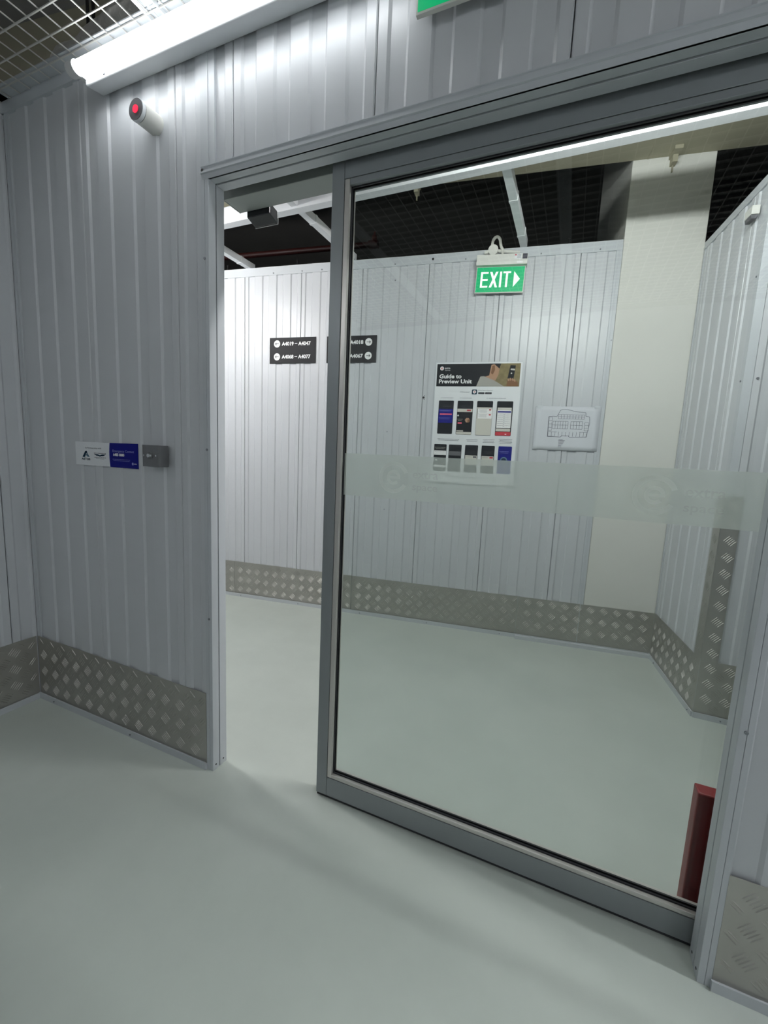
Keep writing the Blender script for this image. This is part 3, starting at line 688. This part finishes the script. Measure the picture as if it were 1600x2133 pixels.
q(p, -.072, .026, 1.496, 1.515, 'cream', name='screen_card'); q(p, -.074, .031, 1.467, 1.492, 'redink', name='screen_button', r=.004); q(p, -.008, .002, 1.473, 1.479, 'white', Z2)
p = phone(-.503, -.411, 1.193, 1.391); q(p, -.501, -.413, 1.312, 1.344, 'white', name='screen_card'); lines(p, pu(-.497), pu(-.420), pz(1.368), 2, .008, .0018, 'cream', Z1); lines(p, pu(-.497), pu(-.42), pz(1.337), 3, .009, .0016, 'ink', Z2)
MB().disc(pu(-.481), pz(1.276), .008, Z1, 14).part('screen_dot', M['white'], p); q(p, -.498, -.416, 1.222, 1.238, 'white')
p = phone(-.395, -.302, 1.194, 1.391); q(p, -.393, -.304, 1.312, 1.342, 'greycap'); q(p, -.385, -.32, 1.25, 1.256, 'ink')
for a in (-.277, -.160):
    p = phone(a, a+.092, 1.195, 1.392); lines(p, pu(a+.018), pu(a+.078), pz(1.351), 3, .008, .0018, 'ink', Z1)
    q(p, a+.004, a+.088, 1.250, 1.318, 'cream', name='screen_card'); q(p, a+.060, a+.084, 1.302, 1.313, 'redink' if a > -.2 else 'ink', Z2, 'screen_button', .003)
    for i in range(3): lines(p, pu(a+.010), pu(a+.05), pz(1.308-i*.017), 1, .01, .002, 'ink', Z2)
p = phone(-.043, .050, 1.197, 1.392, m='navy'); MB().ring(pu(-.001), pz(1.292), .017, .025, Z1, -60, 230).part('dial_ring', M['teal'], p); MB().disc(pu(-.001), pz(1.292), .016, Z1, 20).part('dial', M['darkteal'], p)
lines(p, pu(-.033), pu(.030), pz(1.356), 2, .010, .0022, 'blueink', Z1); q(p, -.006, .004, 1.212, 1.218, 'white')
MB().quad(pu(-.410), pu(-.040), pz(1.158), pz(1.1600), z0).part('sheet_clip_line', M['ink'], po)
MB().quad(pu(-.410), pu(-.387), pz(1.158), pz(1.163), z0+.0002).quad(pu(-.050), pu(-.040), pz(1.155), pz(1.163), z0+.0002).part('sheet_clip', M['black'], po)
for a, b in ((.000, .035), (.045, .100), (.440, .480)): MB().box(a, b, -.006, .0, .001, .004).part('bottom_tape', M['ink'], po)

# ------------------------------------------------------------------ floor plan sheet taped on the back wall
fp = thing('floor_plan', 'white paper sheet with a printed floor plan, taped on the back wall beside the pillar', 'paper', F_back(u=.186, z=1.380))
mb = MB(); N = 10; vs = []; fs = []
for j in range(N+1):
    for i in range(N+1):
        a, b = i/N, j/N
        vs.append((.412*a, .294*b, .0022+.007*(1-b)**2*max(0, math.sin(math.pi*(a*1.15-.15)))))
for j in range(N):
    for i in range(N): fs.append((j*(N+1)+i, j*(N+1)+i+1, (j+1)*(N+1)+i+1, (j+1)*(N+1)+i))
sh = MB().add(vs, fs, True).part('sheet', M['paper'], fp)
so = sh.modifiers.new('s', 'SOLIDIFY'); so.thickness = .0006; so.offset = -1
fz = .0125
def ln(mb, x0, y0, x1, y1, w_=.0024):
    dx, dy = x1-x0, y1-y0; l = math.hypot(dx, dy); nx, ny = -dy/l*w_/2, dx/l*w_/2
    def zz(x, y):
        a, b = x/.412, y/.294; return .0022+.007*(1-b)**2*max(0, math.sin(math.pi*(a*1.15-.15)))+.0008
    mb.add([(x0+nx, y0+ny, zz(x0, y0)), (x0-nx, y0-ny, zz(x0, y0)), (x1-nx, y1-ny, zz(x1, y1)), (x1+nx, y1+ny, zz(x1, y1))], [(0, 1, 2, 3)])
mb = MB()
ol = [(.090, .090), (.088, .225), (.120, .228), (.140, .225), (.160, .270), (.185, .276), (.225, .270), (.250, .262), (.320, .255), (.322, .232), (.345, .228), (.350, .190), (.345, .150), (.335, .095), (.230, .090), (.225, .098), (.180, .098), (.175, .090), (.090, .090)]
for a, b in zip(ol, ol[1:]): ln(mb, *a, *b)
for x0_, x1_, y0_, y1_, nx_, ny_ in ((.118, .215, .145, .195, 6, 2), (.232, .305, .145, .195, 4, 2), (.092, .340, .094, .124, 11, 1), (.150, .315, .212, .240, 9, 2), (.092, .112, .130, .222, 1, 4), (.320, .345, .135, .190, 1, 3)):
    for i in range(nx_+1): ln(mb, x0_+(x1_-x0_)*i/nx_, y0_, x0_+(x1_-x0_)*i/nx_, y1_, .0017)
    for j in range(ny_+1): ln(mb, x0_, y0_+(y1_-y0_)*j/ny_, x1_, y0_+(y1_-y0_)*j/ny_, .0017)
mb.part('plan_drawing', M['ink'], fp)
mb = MB()
for i in range(8): ln(mb, .164, .073-i*.0072, .164+random.uniform(.018, .045), .073-i*.0072, .0022)
mb.part('legend_print', M['ink'], fp)
for x in (0.01, .37): MB().quad(x, x+.03, .282, .300, .0048).part('tape', M['acrylicedge'], fp)

# ------------------------------------------------------------------ contact notice and exit button on the left part of the front wall
cn = thing('contact_notice', 'white and navy Emergency Contact notice stuck left of the exit button', 'notice', F_front(u=-1.982, z=1.195))
MB().box(0, .228, 0, .099, .001, .0022).part('white_half', M['sheet'], cn)
pts = [(.222+.004*math.sin(math.pi*(1-i/8)) - (.0), .099*i/8) for i in range(9)]
pts = [(.224-.004*math.sin(math.pi*i/8), .099*i/8) for i in range(9)]
MB().prism([(.392, 0.0), (.392, .100)]+[(a, b) for a, b in pts[::-1]], .001, .0028, 2).part('navy_half', M['navy'], cn)
zc, zn = .0026, .0032
def cu(u): return u+1.982
def cz(z): return z-1.195
text(cn, 'In Partnership with', cu(-1.915), cz(1.266), .006, M['ink'], z=zc, fit=(cu(-1.915), cu(-1.812)))
MB().poly([(cu(-1.937), cz(1.229)), (cu(-1.918), cz(1.254)), (cu(-1.908), cz(1.256)), (cu(-1.903), cz(1.250)), (cu(-1.912), cz(1.244)), (cu(-1.920), cz(1.229))], zc).part('logo_left_stroke', M['darkteal'], cn)
MB().poly([(cu(-1.905), cz(1.249)), (cu(-1.889), cz(1.230)), (cu(-1.903), cz(1.231)), (cu(-1.914), cz(1.238))], zc).part('logo_right_stroke', M['teal'], cn)
text(cn, 'AETOS', cu(-1.943), cz(1.217), .0085, M['darkteal'], z=zc, bold=.035, fit=(cu(-1.943), cu(-1.886)))
text(cn, 'CERTIS GARDE', cu(-1.862), cz(1.246), .004, M['ink'], z=zc, fit=(cu(-1.862), cu(-1.782))) if False else None
mb = MB()
for i in range(9): mb.quad(cu(-1.860)+i*.0088, cu(-1.860)+i*.0088+.0055, cz(1.2465), cz(1.2495), zc)
mb.part('logo_print', M['ink'], cn)
MB().poly([(cu(-1.862), cz(1.2445)), (cu(-1.835), cz(1.2440)), (cu(-1.822), cz(1.240)), (cu(-1.809), cz(1.2440)), (cu(-1.782), cz(1.2445)), (cu(-1.800), cz(1.2380)), (cu(-1.816), cz(1.2370)), (cu(-1.822), cz(1.2340)), (cu(-1.828), cz(1.2370)), (cu(-1.845), cz(1.2380))], zc).part('wing_logo', M['darkteal'], cn)
lines(cn, cu(-1.858), cu(-1.784), cz(1.2315), 1, .004, .002, 'ink', zc); lines(cn, cu(-1.848), cu(-1.795), cz(1.2262), 1, .004, .0014, 'ink', zc)
text(cn, 'Emergency Contact', cu(-1.740), cz(1.2575), .0095, M['blueink'], z=zn, fit=(cu(-1.740), cu(-1.612)))
text(cn, '6485 0880', cu(-1.737), cz(1.2420), .0100, M['white'], z=zn, bold=.04, fit=(cu(-1.737), cu(-1.670)))
lines(cn, cu(-1.742), cu(-1.634), cz(1.2290), 2, .0055, .0013, 'blueink', zn)
MB().disc(cu(-1.621), cz(1.214), .0055, zn, 16).part('brand_mark', M['blueink'], cn)
text(cn, 'extra', cu(-1.613), cz(1.2125), .0045, M['white'], z=zn, bold=.03, fit=(cu(-1.613), cu(-1.598)))

eb = thing('exit_button', 'square brushed steel exit switch box right of the contact notice', 'switch', F_front(u=-1.508, z=1.212))
MB().box(0, .087, 0, .081, .001, .040).part('back_box', M['steelbox'], eb, bevel=.002)
MB().box(-.0005, .0875, -.0005, .0815, .0412, .0450).part('cover_plate', M['steelbox'], eb, bevel=.001)
b_ = MB().cyl((.043, .042, .045), (.043, .042, .0480), .0125, 24).part('button_ring', M['greycap'], eb)
MB().cyl((.043, .042, .047), (.043, .042, .056), .0095, 24, .0070).part('button', M['chrome'], eb)
for u in (.009, .074): MB().cyl((u, .042, .045), (u, .042, .0472), .0035, 12).part('screw', M['chrome'], eb)

# ------------------------------------------------------------------ round detector with a red lamp
st = thing('alarm_light', 'small white cylinder lamp with a glowing red centre, under the tube light', 'alarm light', F_front(u=-1.452, z=2.408))
MB().cyl((0, 0, -.008), (0, 0, .060), .0335, 32).part('body', M['whiteplastic'], st)
MB().cyl((0, 0, .060), (0, 0, .0625), .0320, 32).part('seam', M['greycap'], st)
MB().cyl((0, 0, .0625), (0, 0, .0740), .0345, 32).part('rim', M['whitesteel'], st)
MB().cyl((0, 0, .0740), (0, 0, .0755), .0325, 32).part('face', M['greycap'], st)
MB().cyl((0, 0, .0755), (0, 0, .0775), .0120, 24).part('red_lens', M['redlamp'], st, label='glowing red lens')

# ------------------------------------------------------------------ small items
rb = thing('guard_post', 'low red metal guard box standing behind the right end of the glass door', 'guard post', Matrix.Translation((.412, 1.405, 0)))
MB().box(0, .150, -.045, .0, 0, .402).part('box', M['red'], rb, bevel=.004)
MB().box(.012, .138, -.046, -.045, .02, .04).part('base_band', M['red'], rb)
ws = thing('wall_sensor', 'small white sensor box high on the right wall', 'sensor', F_right(u=.560, z=2.500))
MB().box(0, .070, 0, .040, .001, .035).part('body', M['whiteplastic'], ws, bevel=.004)
MB().prism([(0.0, .004), (-.018, .010), (-.018, .030), (0.0, .034)], .005, .065, 0).part('lens', M['greycap'], ws, bevel=.002)
